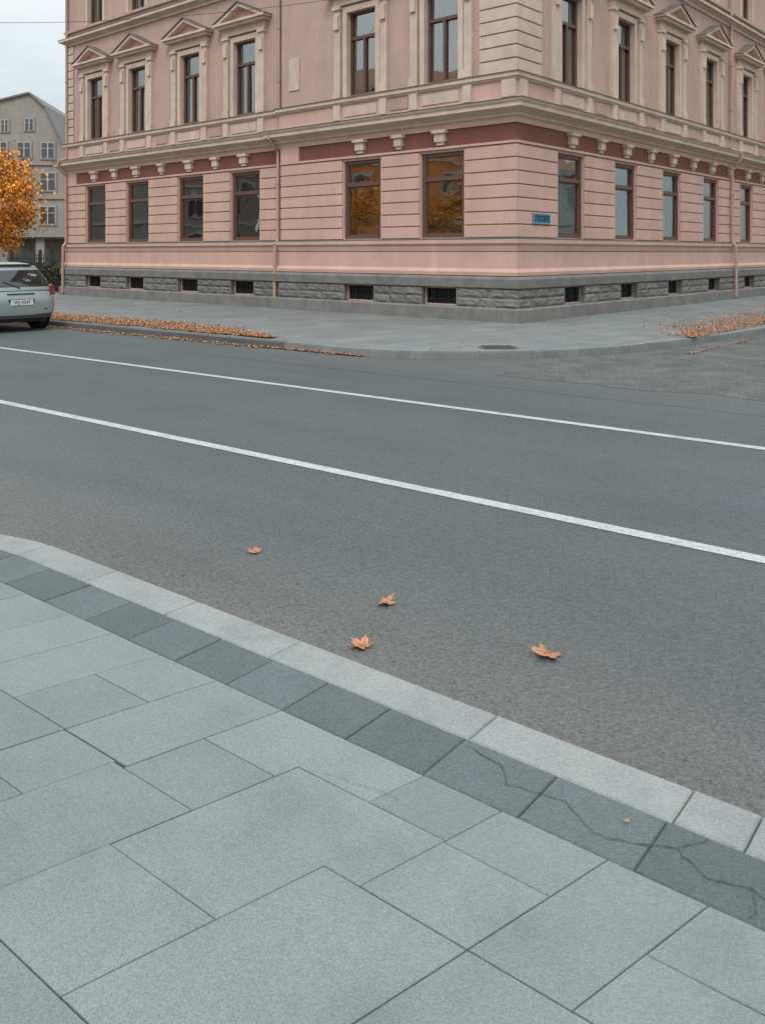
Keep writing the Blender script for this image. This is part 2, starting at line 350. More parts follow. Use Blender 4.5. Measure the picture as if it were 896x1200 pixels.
# ---------------------------------------------------------------- leaves
LEAF=mat('dry_leaf',(.46,.225,.115),.8,.25,30,tint=(.34,.145,.065))
def scatter(name,fn,n,smin=.05,smax=.10):
    mb=MB()
    for _ in range(n):
        x,y,z=fn(); s=U(smin,smax); a=U(0,6.28); tx,ty=U(-.6,.6),U(-.6,.6); t=random.choice([.5,.75,1,1.2,1.45]); pts=[]
        for k in range(6):
            q=a+k*math.pi/3; r=s*(.5 if k%2 else 1)*.55; dx,dy=math.cos(q)*r,math.sin(q)*r*.9
            pts.append((x+dx,y+dy,z+.012+abs(dx*tx+dy*ty)+U(0,.006)))
        mb.poly(pts,0,t)
    return mb.obj(name,[LEAF])
def f1():
    while True:
        p=U(11.2,30); w=min(1,(p-10.8)/3.5); n=11.02+abs(random.gauss(0,.55))*w*1.3
        if noise.noise(Vector((p*.9,n*2.5,3)))>-.35+U(-.25,.1) and n<12.4: return (*pn(p,n),.124)
def f2():
    s=U(-.9,22); t=-4.35+abs(random.gauss(0,.75))*min(1,(s+1.6)/3)
    return (*bl(s,t),.124)
def f3():
    p=U(8.8,24); return (*pn(p,10.76-abs(random.gauss(0,.12 if p>11 else .05))),.0)
def f4():
    s=U(-2.4,22); return (*bl(s,-4.78-abs(random.gauss(0,.10))),.004)
scatter('fallen_leaves',f1,9000); scatter('fallen_leaves',f2,5500); scatter('fallen_leaves',f3,900); scatter('fallen_leaves',f4,450)
def f5(): return (*bl(U(-6,20),-U(.3,4.2)),.124)
def f6(): return (*bl(-U(.4,5.5),U(-3,19)),.124)
scatter('fallen_leaves',f5,30); scatter('fallen_leaves',f6,40)
ML=mat('maple_leaf',(.50,.25,.145),.7,.2,25,.2,90,.5,60,.004,tint=(.38,.165,.085))
def maple(x,y,z,s,rot,curl,seed):
    rr=random.Random(seed)
    out=[(-172,.22)]
    seq=[(-108,.66),(-52,.92),(0,1.0),(52,.92),(108,.66)]
    for i,(a,r) in enumerate(seq):
        out+=[(a-20,r*.60),(a-14,r*.80),(a-8,r*.74),(a,r*(1+rr.uniform(-.07,.07))),(a+8,r*.74),(a+14,r*.80),(a+20,r*.60)]
        if i<4: out.append(((a+seq[i+1][0])/2,.46))
    out.append((172,.22))
    mb=MB(); ph=rr.uniform(0,6)
    def P(a,r,f=1):
        q=math.radians(a); lx,ly=math.sin(q)*r*f,math.cos(q)*r*f
        h=curl*(lx*lx*.8+.4*ly*ly*abs(ly)+.12*math.sin(q*3+ph)*f)*.6+.04
        return (lx*s,ly*s,max(h,.01)*s)
    for i in range(len(out)-1):
        a,b_=out[i],out[i+1]; t=rr.uniform(.82,1.15)
        mb.poly([P(0,0),P(b_[0],b_[1],.5),P(a[0],a[1],.5)],0,t); mb.poly([P(a[0],a[1],.5),P(b_[0],b_[1],.5),P(*b_),P(*a)],0,t)
    mb.tube((0,0,.04*s),(s*.08,-s*.6,.14*s),.02*s,.014*s,5,0,.7)
    for a,r in seq: mb.tube(P(0,0),Vector(P(a,r*.85))+Vector((0,0,.004*s)),.014*s,.005*s,4,0,.6)
    o=mb.obj('maple_leaf',[ML]); o.location=(x,y,z+.003); o.rotation_euler=(rr.uniform(-.1,.1),rr.uniform(-.1,.1),rot); return o
maple(-.706,4.81,.002,.060,1.2,.8,1); maple(.004,4.11,.002,.070,-1.9,1.0,2); maple(-.08,3.65,.002,.082,.8,.9,3); maple(.69,3.587,.002,.090,2.4,.9,4)
maple(.685,2.41,.083,.012,.3,.9,6)
mb=MB()
for _ in range(900):
    p=U(-8,6); n=2.60+abs(random.gauss(0,.25)); x,y=pn(p,n) if p<PC else pathpt(PC+(p-PC),-(n-2.59)); s=U(.0015,.005)
    mb.hexa([(x-s,y-s,0),(x+s,y-s*.6,0),(x+s*.8,y+s,0),(x-s,y+s*.7,0),(x-s*.6,y-s*.5,s*1.2),(x+s*.5,y-s*.4,s*1.2),(x+s*.4,y+s*.5,s),(x-s*.5,y+s*.4,s)],0,U(.5,1.6))
mb.obj('gutter_grit',[mat('grit',(.16,.14,.12),.9,.2,20)])

# ---------------------------------------------------------------- pink building
B=empty('pink_corner_building',(CB.x,CB.y,0),BANG)
WR=26.0; WL=19.7; J=7.7; JO=.12
TL=[2.05,4.64,9.42,12.08,15.03,17.68]; TR=[2.47,5.47,8.55,11.7,15.1,18.2,21.2,24.1]
def fb(mb,side,t0,t1,z0,z1,d0,d1,m=0,tn=1.0,off=None):
    if side=='L':
        o_=(0 if (t0+t1)/2<J else JO) if off is None else off
        mb.box(o_-d1,o_-d0,t0,t1,z0,z1,m,tn)
    else: mb.box(t0,t1,-d1,-d0,z0,z1,m,tn)
foot=[(0,0),(0,J),(JO,J),(JO,WL),(WR,WL),(WR,0)]
def ring(mb,prof,m=0,tn=1.0):
    n=len(foot)
    def off(i,d):
        p0=Vector(foot[i-1]);p1=Vector(foot[i]);p2=Vector(foot[(i+1)%n]); d1=(p1-p0).normalized(); d2=(p2-p1).normalized()
        n1=Vector((-d1.y,d1.x)); n2=Vector((-d2.y,d2.x)); return p1+(n1+n2)*(d/(1+n1.dot(n2)))
    for (d0,z0),(d1,z1) in zip(prof[:-1],prof[1:]):
        for i in range(n):
            j=(i+1)%n; a=off(i,d0);b_=off(j,d0);c=off(j,d1);e=off(i,d1)
            mb.poly([(b_.x,b_.y,z0),(a.x,a.y,z0),(e.x,e.y,z1),(c.x,c.y,z1)],m,tn)
HG=.64; HU=.5; HB=.47
OPEN=[]
for side,T in(('L',TL),('R',TR)):
    for t in T:
        OPEN+= [(side,t-HG,t+HG,2.04,4.08,'g'),(side,t-HU,t+HU,5.78,7.97,'u'),(side,t-HU,t+HU,9.95,12.0,'u2'),(side,t-HB,t+HB,.47,.84,'b')]
mb=MB()
ZT=13.0
for side,lo,hi in(('L',0,J),('L',J,WL),('R',0,WR)):
    ops=[o_ for o_ in OPEN if o_[0]==side and lo<(o_[1]+o_[2])/2<hi]
    tb=sorted(set([lo,hi]+[o_[1] for o_ in ops]+[o_[2] for o_ in ops])); zb=sorted(set([0,ZT,5.1]+[o_[3] for o_ in ops]+[o_[4] for o_ in ops]))
    off=JO if(side=='L' and lo>=J) else 0
    for t0,t1 in zip(tb[:-1],tb[1:]):
        for z0,z1 in zip(zb[:-1],zb[1:]):
            tm,zm=(t0+t1)/2,(z0+z1)/2
            if any(o_[1]<tm<o_[2] and o_[3]<zm<o_[4] for o_ in ops): continue
            m=0 if zm<5.1 else 1
            if side=='L': mb.poly([(off,t0,z0),(off,t0,z1),(off,t1,z1),(off,t1,z0)],m)
            else: mb.poly([(t0,0,z0),(t1,0,z0),(t1,0,z1),(t0,0,z1)],m)
    for o_ in ops:
        _,a,b_,z0,z1,k=o_; dp=.30; m=2 if k=='b' else (0 if k=='g' else 3)
        def Q(t,z,d): return (off-d,t,z) if side=='L' else (t,-d,z)
        mb.poly([Q(a,z0,0),Q(a,z1,0),Q(a,z1,-dp),Q(a,z0,-dp)],m); mb.poly([Q(b_,z0,0),Q(b_,z1,0),Q(b_,z1,-dp),Q(b_,z0,-dp)],m)
        mb.poly([Q(a,z0,0),Q(b_,z0,0),Q(b_,z0,-dp),Q(a,z0,-dp)],m); mb.poly([Q(a,z1,0),Q(b_,z1,0),Q(b_,z1,-dp),Q(a,z1,-dp)],m)
mb.poly([(0,J,0),(JO,J,0),(JO,J,ZT),(0,J,ZT)],1)
mb.poly([(JO,WL,0),(JO,WL,ZT),(WR,WL,ZT),(WR,WL,0)],1); mb.poly([(WR,0,0),(WR,WL,0),(WR,WL,ZT),(WR,0,ZT)],1)
mb.obj('walls',[PINK,PINK2,STONES,CREAM],B)
mb=MB()
ring(mb,[(.0,-.1),(.22,-.1),(.22,.40),(.17,.44),(.0,.44)],0)
ring(mb,[(.0,.87),(.17,.87),(.19,.89),(.19,1.08),(.13,1.14),(.0,1.16)],0,.92)
mb.obj('plinth_bands',[STONES],B)
mb=MB()
ring(mb,[(.0,1.16),(.11,1.16),(.12,1.24),(.075,1.30),(.055,1.32),(.055,1.70),(.0,1.70)],0)
ring(mb,[(.0,1.72),(.05,1.72),(.07,1.80),(.07,1.84),(.13,1.90),(.13,1.985),(.10,2.005)],0,.99)
ring(mb,[(.0,4.60),(.06,4.60),(.06,4.70),(.10,4.74)],0,1.04)
ring(mb,[(.0,13-.9),(.08,12.1),(.08,12.4),(.2,12.5),(.5,12.75),(.55,12.8),(.55,13.0)],0)
ring(mb,[(.0,5.16),(.06,5.16),(.06,5.56),(.0,5.56)],0)
mb.obj('string_courses',[PINK],B)
mb=MB()
ring(mb,[(.06,4.745),(.12,4.745),(.13,4.80),(.20,4.84),(.30,4.88),(.36,4.90),(.36,4.98),(.40,5.02),(.42,5.06)],0)
ring(mb,[(.0,5.56),(.09,5.56),(.12,5.60),(.15,5.62),(.15,5.69),(.17,5.71)],0)
ring(mb,[(.0,9.36),(.06,9.36),(.06,9.44),(.16,9.50),(.24,9.52),(.24,9.60)],0)
ring(mb,[(.0,9.84),(.08,9.84),(.10,9.92),(.0,9.93)],0)
ring(mb,[(.0,5.12),(.10,5.12),(.10,5.17),(.0,5.17)],0)
mb.obj('cornices',[CREAM],B)
mb=MB()
ring(mb,[(.425,5.062),(.43,5.085),(.0,5.135)],0); ring(mb,[(.175,5.712),(.18,5.728),(.0,5.745)],0); ring(mb,[(.245,9.602),(.25,9.62),(.0,9.66)],0)
ring(mb,[(.13,1.99),(.136,2.0),(.0,2.03)],0)
ring(mb,[(.555,13.002),(.60,13.002),(.60,13.06),(.5,13.1)],0)
mb.obj('flashings',[ZINC],B)
mb=MB(); e=.5
mb.poly([(-e,-e,13.08),(WR+e,-e,13.08),(WR-7,7,17.5),(7,7,17.5)]); mb.poly([(-e,WL+e,13.08),(-e,-e,13.08),(7,7,17.5),(7,WL-7,17.5)])
mb.poly([(WR+e,WL+e,13.08),(-e,WL+e,13.08),(7,WL-7,17.5),(WR-7,WL-7,17.5)]); mb.poly([(WR+e,-e,13.08),(WR+e,WL+e,13.08),(WR-7,WL-7,17.5),(WR-7,7,17.5)]); mb.poly([(7,7,17.5),(WR-7,7,17.5),(WR-7,WL-7,17.5),(7,WL-7,17.5)])
mb.obj('roof',[ROOF],B)
mb=MB(); rd=.045
def spans(side,h,lo,hi):
    T=TL if side=='L' else TR; out=[]; x=lo
    for t in T:
        if lo<t<hi: out.append((x,t-h)); x=t+h
    out.append((x,hi)); return out
nc=7; ch_=(4.14-2.035)/nc
for side,lo,hi,st in(('L',-rd,J,0),('L',J,WL,JO),('R',0,WR,0)):
    for a,b_ in spans(side,HG+.035,lo,hi):
        for k in range(nc):
            z0=2.035+k*ch_; z1=z0+ch_-.028
            fb(mb,side,a,b_,z0,z1,0,rd,0,U(.965,1.025),st)
mb.obj('ground_floor_rustication',[PINK],B,bevel=.008,seg=1)
mb=MB()
for side,lo,hi,st in(('L',-.02,J,0),('L',J+.001,WL,JO),('R',0,WR,0)):
    T=TL if side=='L' else TR
    fb(mb,side,lo,hi,4.145,4.20,0,.07,1,1,st)
    fb(mb,side,lo,hi,4.202,4.60,0,.02,0,1,st)
    def brk(t,w):
        fb(mb,side,t-w,t+w,4.32,4.52,.02,.13,2,1,st); fb(mb,side,t-w-.05,t+w+.05,4.522,4.60,.02,.18,2,1,st); fb(mb,side,t-w+.04,t+w-.04,4.24,4.32,.02,.09,2,1,st)
    for t in T:
        if lo<t<hi: brk(t,.15)
    mids=[(T[i]+T[i+1])/2 for i in range(len(T)-1) if lo<T[i]<hi and lo<T[i+1]<hi]
    for t in mids: brk(t,.12)
    fb(mb,side,hi-.75,hi-.02,4.20,4.60,.02,.07,1,1,st)
    for t in T:
        if lo<t<hi:
            fb(mb,side,t-.92,t-.68,5.165,5.558,.06,.13,2,1,st); fb(mb,side,t+.68,t+.92,5.165,5.558,.06,.13,2,1,st)
            fb(mb,side,t-.55,t+.55,5.24,5.49,.06,.085,2,.97,st)
    for t in mids: fb(mb,side,t-.3,t+.3,5.24,5.49,.06,.085,3,.95,st)
fb(mb,'R',0,.3,5.168,5.556,.06,.13,2); fb(mb,'L',-.06,.3,5.168,5.556,.06,.13,2)
mb.obj('frieze',[RED,PINK,CREAM,PINK2],B)
mb=MB(); mz=MB()
for side,T in(('L',TL),('R',TR)):
    for t in T:
        for z0,z1,ped in((5.745,7.97,True),(9.935,12.0,False)):
            for sg in(-1,1):
                a=t+sg*(HU+.0); b_=t+sg*(HU+.15); fb(mb,side,min(a,b_),max(a,b_),z0,z1+.15,.0,.06,0)
                if ped:
                    a=t+sg*(HU+.20); b_=t+sg*(HU+.42); fb(mb,side,min(a,b_),max(a,b_),z0,z1+.10,.0,.10,0,.97)
                    fb(mb,side,min(a,b_)-.02,max(a,b_)+.02,z0,z0+.2,.10,.135,0)
                    fb(mb,side,min(a,b_)+.03,max(a,b_)-.03,z1-.42,z1-.05,.10,.16,0,1.02)
                    fb(mb,side,min(a,b_)-.03,max(a,b_)+.03,z1+.10,z1+.2,.0,.15,0,1.02)
            fb(mb,side,t-HU,t+HU,z1,z1+.15,0,.06,0)
            if ped:
                fb(mb,side,t-.96,t+.96,z1+.202,z1+.42,0,.11,0,.99)
                fb(mb,side,t-1.08,t+1.08,z1+.422,z1+.50,0,.26,0,1.03)
                fb(mb,side,t-1.16,t+1.16,z1+.502,z1+.57,0,.34,0,1.03)
                zb=z1+.572; za=zb+.50; W=1.16
                off=0 if side=='R' else (0 if t<J else JO)
                def Q(tt,z,d): return (off-d,tt,z) if side=='L' else (tt,-d,z)
                mb.poly([Q(t-W,zb,.08),Q(t+W,zb,.08),Q(t,za,.08)],1)
                for sg in(-1,1):
                    p=[(t+sg*W,zb),(t+sg*(W-.26),zb),(t,za-.11),(t,za)]
                    for M,dd0,dd1 in((mb,.0,.30),(mz,.0,.345)):
                        q=[(t+sg*(W+.04),zb-.005),(t+sg*(W-.02),zb+.012),(t,za+.03),(t,za+.005)] if M is mz else p
                        M.hexa([Q(*q[0],dd0),Q(*q[1],dd0),Q(*q[2],dd0),Q(*q[3],dd0),Q(*q[0],dd1),Q(*q[1],dd1),Q(*q[2],dd1),Q(*q[3],dd1)],0)
mb.obj('window_surrounds',[CREAM,PINK],B); mz.obj('pediment_flashings',[ZINC],B)
mb=MB()
for z in range(12):
    z0=5.75+z*.30; z1=z0+.272
    fb(mb,'L',-.055,.95,z0,z1,0,.055,0,U(.97,1.02)); fb(mb,'R',0,1.05,z0,z1,0,.055,0,U(.97,1.02))
    fb(mb,'L',WL-.5,WL,z0,z1,0,.05,0,U(.97,1.02))
for z in range(8):
    z0=9.97+z*.27; z1=z0+.245
    fb(mb,'L',-.055,.95,z0,z1,0,.055,0,U(.97,1.02)); fb(mb,'R',0,1.05,z0,z1,0,.055,0,U(.97,1.02))
fb(mb,'L',6.98,7.38,6.18,7.08,0,.03,1)
mb.obj('quoins',[CREAM,CREAM],B,bevel=.008,seg=1)
mb=MB()
def rough(side,t0,t1,z0,z1,d,st,sd):
    nx=max(3,int((t1-t0)/.09)); nz_=4; tn=U(.85,1.15)
    P={}
    for i in range(nx+1):
        for j in range(nz_+1):
            t=t0+(t1-t0)*i/nx; z=z0+(z1-z0)*j/nz_
            e_=min(i,nx-i,j,nz_-j)
            dd=d-.028 if e_==0 else d+.032*noise.noise(Vector((t*7+sd,z*9,sd)))+.02*noise.noise(Vector((t*19,z*19,sd)))
            P[i,j]=(st-dd,t,z) if side=='L' else (t,-dd,z)
    for i in range(nx):
        for j in range(nz_): mb.poly([P[i,j],P[i+1,j],P[i+1,j+1],P[i,j+1]],0,tn)
    Q=lambda t,z,dd:(st-dd,t,z) if side=='L' else (t,-dd,z)
    mb.poly([P[0,nz_],P[nx,nz_],Q(t1,z1,0),Q(t0,z1,0)],0,tn); mb.poly([P[0,0],P[nx,0],Q(t1,z0,0),Q(t0,z0,0)],0,tn)
    mb.poly([P[0,0],P[0,nz_],Q(t0,z1,0),Q(t0,z0,0)],0,tn); mb.poly([P[nx,0],P[nx,nz_],Q(t1,z1,0),Q(t1,z0,0)],0,tn)
for side,lo,hi,st in(('L',-.14,J,0),('L',J,WL,JO),('R',-.14,WR,0)):
    for a,b_ in spans(side,HB+.03,lo,hi):
        for z0,z1 in((.445,.65),(.66,.865)):
            n=max(1,round((b_-a)/U(.55,.8))); cuts=[a]+sorted(a+(b_-a)*(k+U(-.2,.2))/n for k in range(1,n))+[b_]
            for c0,c1 in zip(cuts[:-1],cuts[1:]): rough(side,c0+.006,c1-.006,z0,z1,.16,st,U(0,99))
mb.obj('rock_faced_plinth',[STONE],B)
fr=MB(); gl=MB(); it=MB(); br=MB()
rw=random.Random(5)
for side,a,b_,z0,z1,k in OPEN:
    st=JO if(side=='L' and a>J) else 0
    def bx(M,t0,t1,zz0,zz1,d0,d1,m=0,tn=1): fb(M,side,t0,t1,zz0,zz1,d0,d1,m,tn,st)
    if k=='b':
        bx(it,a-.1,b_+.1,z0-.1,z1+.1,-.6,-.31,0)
        n=7
        for i in range(1,n): x=a+(b_-a)*i/n; bx(br,x-.008,x+.008,z0,z1,-.02,-.004)
        for zz in(z0+.1,z1-.1): bx(br,a,b_,zz-.008,zz+.008,-.035,-.021)
        bx(br,a,a+.03,z0,z1,-.12,-.05); bx(br,b_-.03,b_,z0,z1,-.12,-.05);bx(br,a+.03,b_-.03,z0,z0+.03,-.12,-.05);bx(br,a+.03,b_-.03,z1-.03,z1,-.12,-.05)
        continue
    d0,d1=(-.14,-.05) if k=='g' else (-.18,-.09)
    fw=.085 if k=='g' else .06
    bx(fr,a,a+fw,z0,z1,d0,d1); bx(fr,b_-fw,b_,z0,z1,d0,d1); bx(fr,a+fw,b_-fw,z0,z0+fw,d0,d1); bx(fr,a+fw,b_-fw,z1-fw,z1,d0,d1)
    zt=z0+(z1-z0)*.69
    bx(fr,a+fw,b_-fw,zt-.04,zt+.04,d0,d1+.015)
    if k=='g':
        for q0,q1 in((z0+fw,zt-.04),(zt+.04,z1-fw)):
            bx(fr,a+fw,a+fw+.03,q0,q1,d0+.01,d1-.03); bx(fr,b_-fw-.03,b_-fw,q0,q1,d0+.01,d1-.03)
            bx(fr,a+fw+.03,b_-fw-.03,q0,q0+.03,d0+.01,d1-.03); bx(fr,a+fw+.03,b_-fw-.03,q1-.03,q1,d0+.01,d1-.03)
    else:
        c=(a+b_)/2; bx(fr,c-.035,c+.035,z0+fw,zt-.04,d0,d1+.01)
    def Q(t,z,d): return (st-d,t,z) if side=='L' else (t,-d,z)
    for q0,q1 in((z0+fw,zt-.04),(zt+.04,z1-fw)):
        dt=rw.uniform(-.005,.005); dz=rw.uniform(-.004,.004); dg=-.11 if k=='g' else -.145
        pl=[Q(a+fw-.005,q0-.005,dg-dt-dz),Q(b_-fw+.005,q0-.005,dg+dt-dz),Q(b_-fw+.005,q1+.005,dg+dt+dz),Q(a+fw-.005,q1+.005,dg-dt+dz)]
        gl.poly(pl[::-1] if side=='L' else pl)
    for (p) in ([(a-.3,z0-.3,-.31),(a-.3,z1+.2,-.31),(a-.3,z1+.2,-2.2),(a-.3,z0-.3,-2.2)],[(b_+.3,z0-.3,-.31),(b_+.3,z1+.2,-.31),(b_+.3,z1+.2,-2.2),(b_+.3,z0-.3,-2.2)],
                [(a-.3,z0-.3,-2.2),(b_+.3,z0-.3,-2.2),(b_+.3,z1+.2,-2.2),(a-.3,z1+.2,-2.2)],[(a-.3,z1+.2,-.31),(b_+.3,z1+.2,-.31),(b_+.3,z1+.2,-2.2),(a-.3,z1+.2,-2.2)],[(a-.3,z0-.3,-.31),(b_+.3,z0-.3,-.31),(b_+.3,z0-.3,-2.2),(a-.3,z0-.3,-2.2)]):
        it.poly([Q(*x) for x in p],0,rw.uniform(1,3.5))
    w=rw.random()
    def pleat(t0,t1,q0,q1,d,tn):
        n=max(2,int((t1-t0)/.05))
        for i in range(n):
            x0=t0+(t1-t0)*i/n; x1=t0+(t1-t0)*(i+1)/n; e0=d+.02*(i%2); e1=d+.02*((i+1)%2)
            it.poly([Q(x0,q0,e0),Q(x1,q0,e1),Q(x1,q1,e1),Q(x0,q1,e0)],1,tn)
    def sheet(q0,q1,tn,d=-.19): it.poly([Q(a+.02,q0,d),Q(b_-.02,q0,d),Q(b_-.02,q1,d),Q(a+.02,q1,d)],1,tn)
    if k=='g' and side=='R':
        if a<2: sheet(z0,zt-.02,1.1)
        elif a<6: sheet(z0,z0+.62,1.15); sheet(z0+.62,zt-.02,.6,-.24)
        elif a<9: pleat(a,a+.3,z0,z1,-.25,.9); sheet(z0,z0+.9,.55,-.23)
        elif 14<a<15: sheet(z0,z1,.5)
        else: sheet(z0,zt,.5)
    elif side=='R': pleat(a,a+.3,z0,z1,-.22,1); pleat(b_-.3,b_,z0,z1,-.22,1)
    elif k=='g': sheet(z0,z0+.5+.1*w,.28 if w<.6 else .4)
    elif w<.6: pleat(a,a+.22,z0,z1,-.23,.7); pleat(b_-.22,b_,z0,z1,-.23,.7)
fr.obj('window_frames',[FRAME],B); gl.obj('window_panes',[GLASS],B); it.obj('rooms',[DARK,BLIND],B); br.obj('basement_grilles',[IRON],B)
mb=MB()
def pipe(side,t,zt,st,d=.12):
    Q=lambda z,d_:(st-d_,t,z) if side=='L' else (t,-d_,z)
    mb.tube(Q(5.2,.09),Q(zt,.09),.05,.05,10); mb.tube(Q(5.2,.09),Q(5.0,.46),.05,.05,10); mb.tube(Q(5.0,.46),Q(4.85,.46),.05,.05,10); mb.tube(Q(4.85,.46),Q(4.55,d),.05,.05,10)
    mb.tube(Q(4.55,d),Q(2.05,d),.05,.05,10); mb.tube(Q(2.05,d),Q(1.9,.24),.05,.05,10); mb.tube(Q(1.9,.24),Q(.2,.25),.05,.05,10)
    for z in(2.6,3.6,6.5,8): mb.tube(Q(z,d if z<5 else .09),Q(z+.05,d if z<5 else .09),.062,.062,10,0,.8)
pipe('L',J+.16,12.4,JO); pipe('L',WL-.12,12.4,JO); pipe('R',13.4,12.4,0)
mb.obj('downpipes',[PIPE],B,smooth=True)

# street name sign
sg=empty('street_name_sign',(CB.x+eR.x*1.02-eL.x*.06,CB.y+eR.y*1.02-eL.y*.06,2.47),BANG)
BLUE=mat('blue_enamel',(.03,.13,.21),.35,.05,3); WHITE=mat('white_enamel',(.7,.74,.74),.4,.03,3)
mb=MB(); mb.box(-.38,.38,-.012,.008,-.125,.125,0); mb.obj('plate',[BLUE],sg)
mb=MB()
for a in((-.365,.365,.105,.112),(-.365,.365,-.112,-.105),(-.365,-.358,-.105,.105),(.358,.365,-.105,.105)): mb.box(a[0],a[1],-.015,-.0125,a[2],a[3])
mb.obj('border',[WHITE],sg)
cu=bpy.data.curves.new('lettering','FONT'); cu.body='CYCZETJ'; cu.size=.17; cu.align_x='CENTER'; cu.align_y='CENTER'; cu.extrude=.001; cu.offset=.002; cu.materials.append(WHITE); cu.space_character=1.05
to=bpy.data.objects.new('lettering',cu); scene.collection.objects.link(to); to.parent=sg; to.location=(0,-.0145,0); to.rotation_euler=(math.pi/2,0,0)

# ---------------------------------------------------------------- car
car=empty('parked_car',(*pn(19.3,9.62),0),math.atan2(Rv.y,Rv.x))
CP=mat('car_paint',(.30,.35,.35),.3,.03,1,metal=.35); CG=mat('car_glass',(.015,.019,.02),.05,.0,1,ior=1.7); CBk=mat('black_trim',(.03,.03,.032),.6,.1,5); RUB=mat('tyre_rubber',(.02,.02,.02),.85,.2,10); RIM=mat('alloy_wheel',(.35,.36,.36),.35,.05,5,metal=.7); TL_=mat('tail_lamp',(.24,.03,.02),.15,.1,6); PLT=mat('plate_white',(.6,.62,.6),.5,.05,5)
mb=MB()
st_=[(-2.13,.38,.60,.60),(-2.11,.31,.72,.74),(-2.04,.28,.88,.82),(-1.87,.26,.96,.86),(-1.3,.24,.98,.875),(-.5,.22,.96,.88),(.8,.22,.94,.88),(1.4,.24,.88,.86),(1.85,.27,.76,.80),(2.08,.33,.60,.66)]
def sec(x,zb,zt,h): 
    H=[(h*.88,zb),(h*.98,zb+(zt-zb)*.18),(h,zb+(zt-zb)*.5),(h*.98,zb+(zt-zb)*.8),(h*.91,zt),(h*.5,zt+.015)]
    return [(x,y,z) for y,z in H]+[(x,-y,z) for y,z in H[::-1]]
ss=[sec(*q) for q in st_]; n=len(ss[0])
for A,B_ in zip(ss[:-1],ss[1:]):
    for k in range(n): mb.poly([A[k],B_[k],B_[(k+1)%n],A[(k+1)%n]])
mb.poly(ss[0]); mb.poly(ss[-1][::-1])
body=mb.obj('body',[CP],car,smooth=True)
bm=bmesh.new(); bm.from_mesh(body.data); bmesh.ops.remove_doubles(bm,verts=bm.verts,dist=.0005); bmesh.ops.recalc_face_normals(bm,faces=bm.faces); bm.to_mesh(body.data); bm.free()
sb=body.modifiers.new('s','SUBSURF'); sb.levels=2; sb.render_levels=2
mb=MB()
def gring(z,xr,xf,hw,rr_):
    pts=[]
    for cx,cy,a0 in((xf-rr_*1.6,hw-rr_,0),(xr+rr_,hw-rr_,90),(xr+rr_,-hw+rr_,180),(xf-rr_*1.6,-hw+rr_,270)):
        for k in range(5):
            a=math.radians(a0+k*22.5); kx=1.6 if a0 in(0,270) else 1.0
            pts.append((cx+math.cos(a)*rr_*kx,cy+math.sin(a)*rr_,z))
    return pts
gz=[(.88,-2.045,1.15,.82,.20),(.95,-2.03,1.04,.80,.22),(1.08,-1.97,.83,.755,.23),(1.20,-1.90,.64,.71,.24),(1.31,-1.82,.46,.665,.25),(1.39,-1.75,.28,.62,.26),(1.445,-1.60,.10,.55,.27),(1.475,-1.35,-.25,.42,.25)]
rings=[gring(*q) for q in gz]; n=len(rings[0])
for r_,(A,B_) in enumerate(zip(rings[:-1],rings[1:])):
    for k in range(n):
        j=(k+1)%n
        glass=1<=r_<=3
        if k in(5,13,0,18): glass=False
        mb.poly([A[k],A[j],B_[j],B_[k]],1 if glass else 0)
mb.poly(rings[-1])
gh=mb.obj('roof_and_glazing',[CP,CG],car,smooth=True)
bm=bmesh.new(); bm.from_mesh(gh.data); bmesh.ops.remove_doubles(bm,verts=bm.verts,dist=.0005); bmesh.ops.recalc_face_normals(bm,faces=bm.faces); bm.to_mesh(gh.data); bm.free()
mb=MB()
for sgn in(1,-1):
    for x in(-1.15,-.25):
        mb.hexa([(x-.04,sgn*.78,.96),(x+.04,sgn*.78,.96),(x+.04,sgn*.65,1.31),(x-.04,sgn*.65,1.31),(x-.04,sgn*.805,.96),(x+.04,sgn*.805,.96),(x+.04,sgn*.673,1.31),(x-.04,sgn*.673,1.31)])
mb.obj('pillars',[CBk],car)
mb=MB()
for sgn in(1,-1):
    mb.hexa([(-2.06,sgn*.66,.74),(-1.88,sgn*.84,.76),(-1.86,sgn*.79,1.0),(-1.96,sgn*.69,.97),(-2.105,sgn*.66,.74),(-1.99,sgn*.855,.76),(-1.965,sgn*.81,1.0),(-2.04,sgn*.69,.97)])
mb.obj('tail_lamps',[TL_],car,bevel=.02)
mb=MB()
for sgn in(1,-1): mb.hexa([(1.9,sgn*.5,.58),(1.75,sgn*.83,.6),(1.6,sgn*.82,.76),(1.8,sgn*.5,.74),(2.06,sgn*.5,.58),(1.93,sgn*.79,.6),(1.80,sgn*.79,.76),(1.95,sgn*.5,.74)])
mb.obj('head_lamps',[PLT],car,bevel=.01)
mb=MB(); mb.box(-2.12,-1.9,-.68,.68,.29,.38,0); mb.box(-2.10,-2.04,-.3,.3,.80,.82,0); mb.box(-2.125,-2.10,-.29,.29,.565,.70,0)
mb.tube((-2.05,0,.93),(-1.985,.34,1.07),.012,.008,6,0); mb.box(-1.78,-1.55,-.42,.42,1.40,1.435,0)
for sgn in(1,-1): mb.box(.7,.85,sgn*.84,sgn*1.0,.93,1.05,0); mb.box(-1.0,.8,sgn*.872,sgn*.885,.42,.47,0); mb.box(-2.125,-2.08,sgn*.42,sgn*.58,.46,.49,0)
mb.obj('black_trims',[CBk],car,bevel=.012)
mb=MB(); mb.box(-2.142,-2.126,-.25,.25,.575,.69,0); mb.obj('number_plate',[PLT],car)
cu=bpy.data.curves.new('plate_lettering','FONT'); cu.body='WJ 4547'; cu.size=.105; cu.align_x='CENTER'; cu.align_y='CENTER'; cu.materials.append(CBk); cu.extrude=.0005
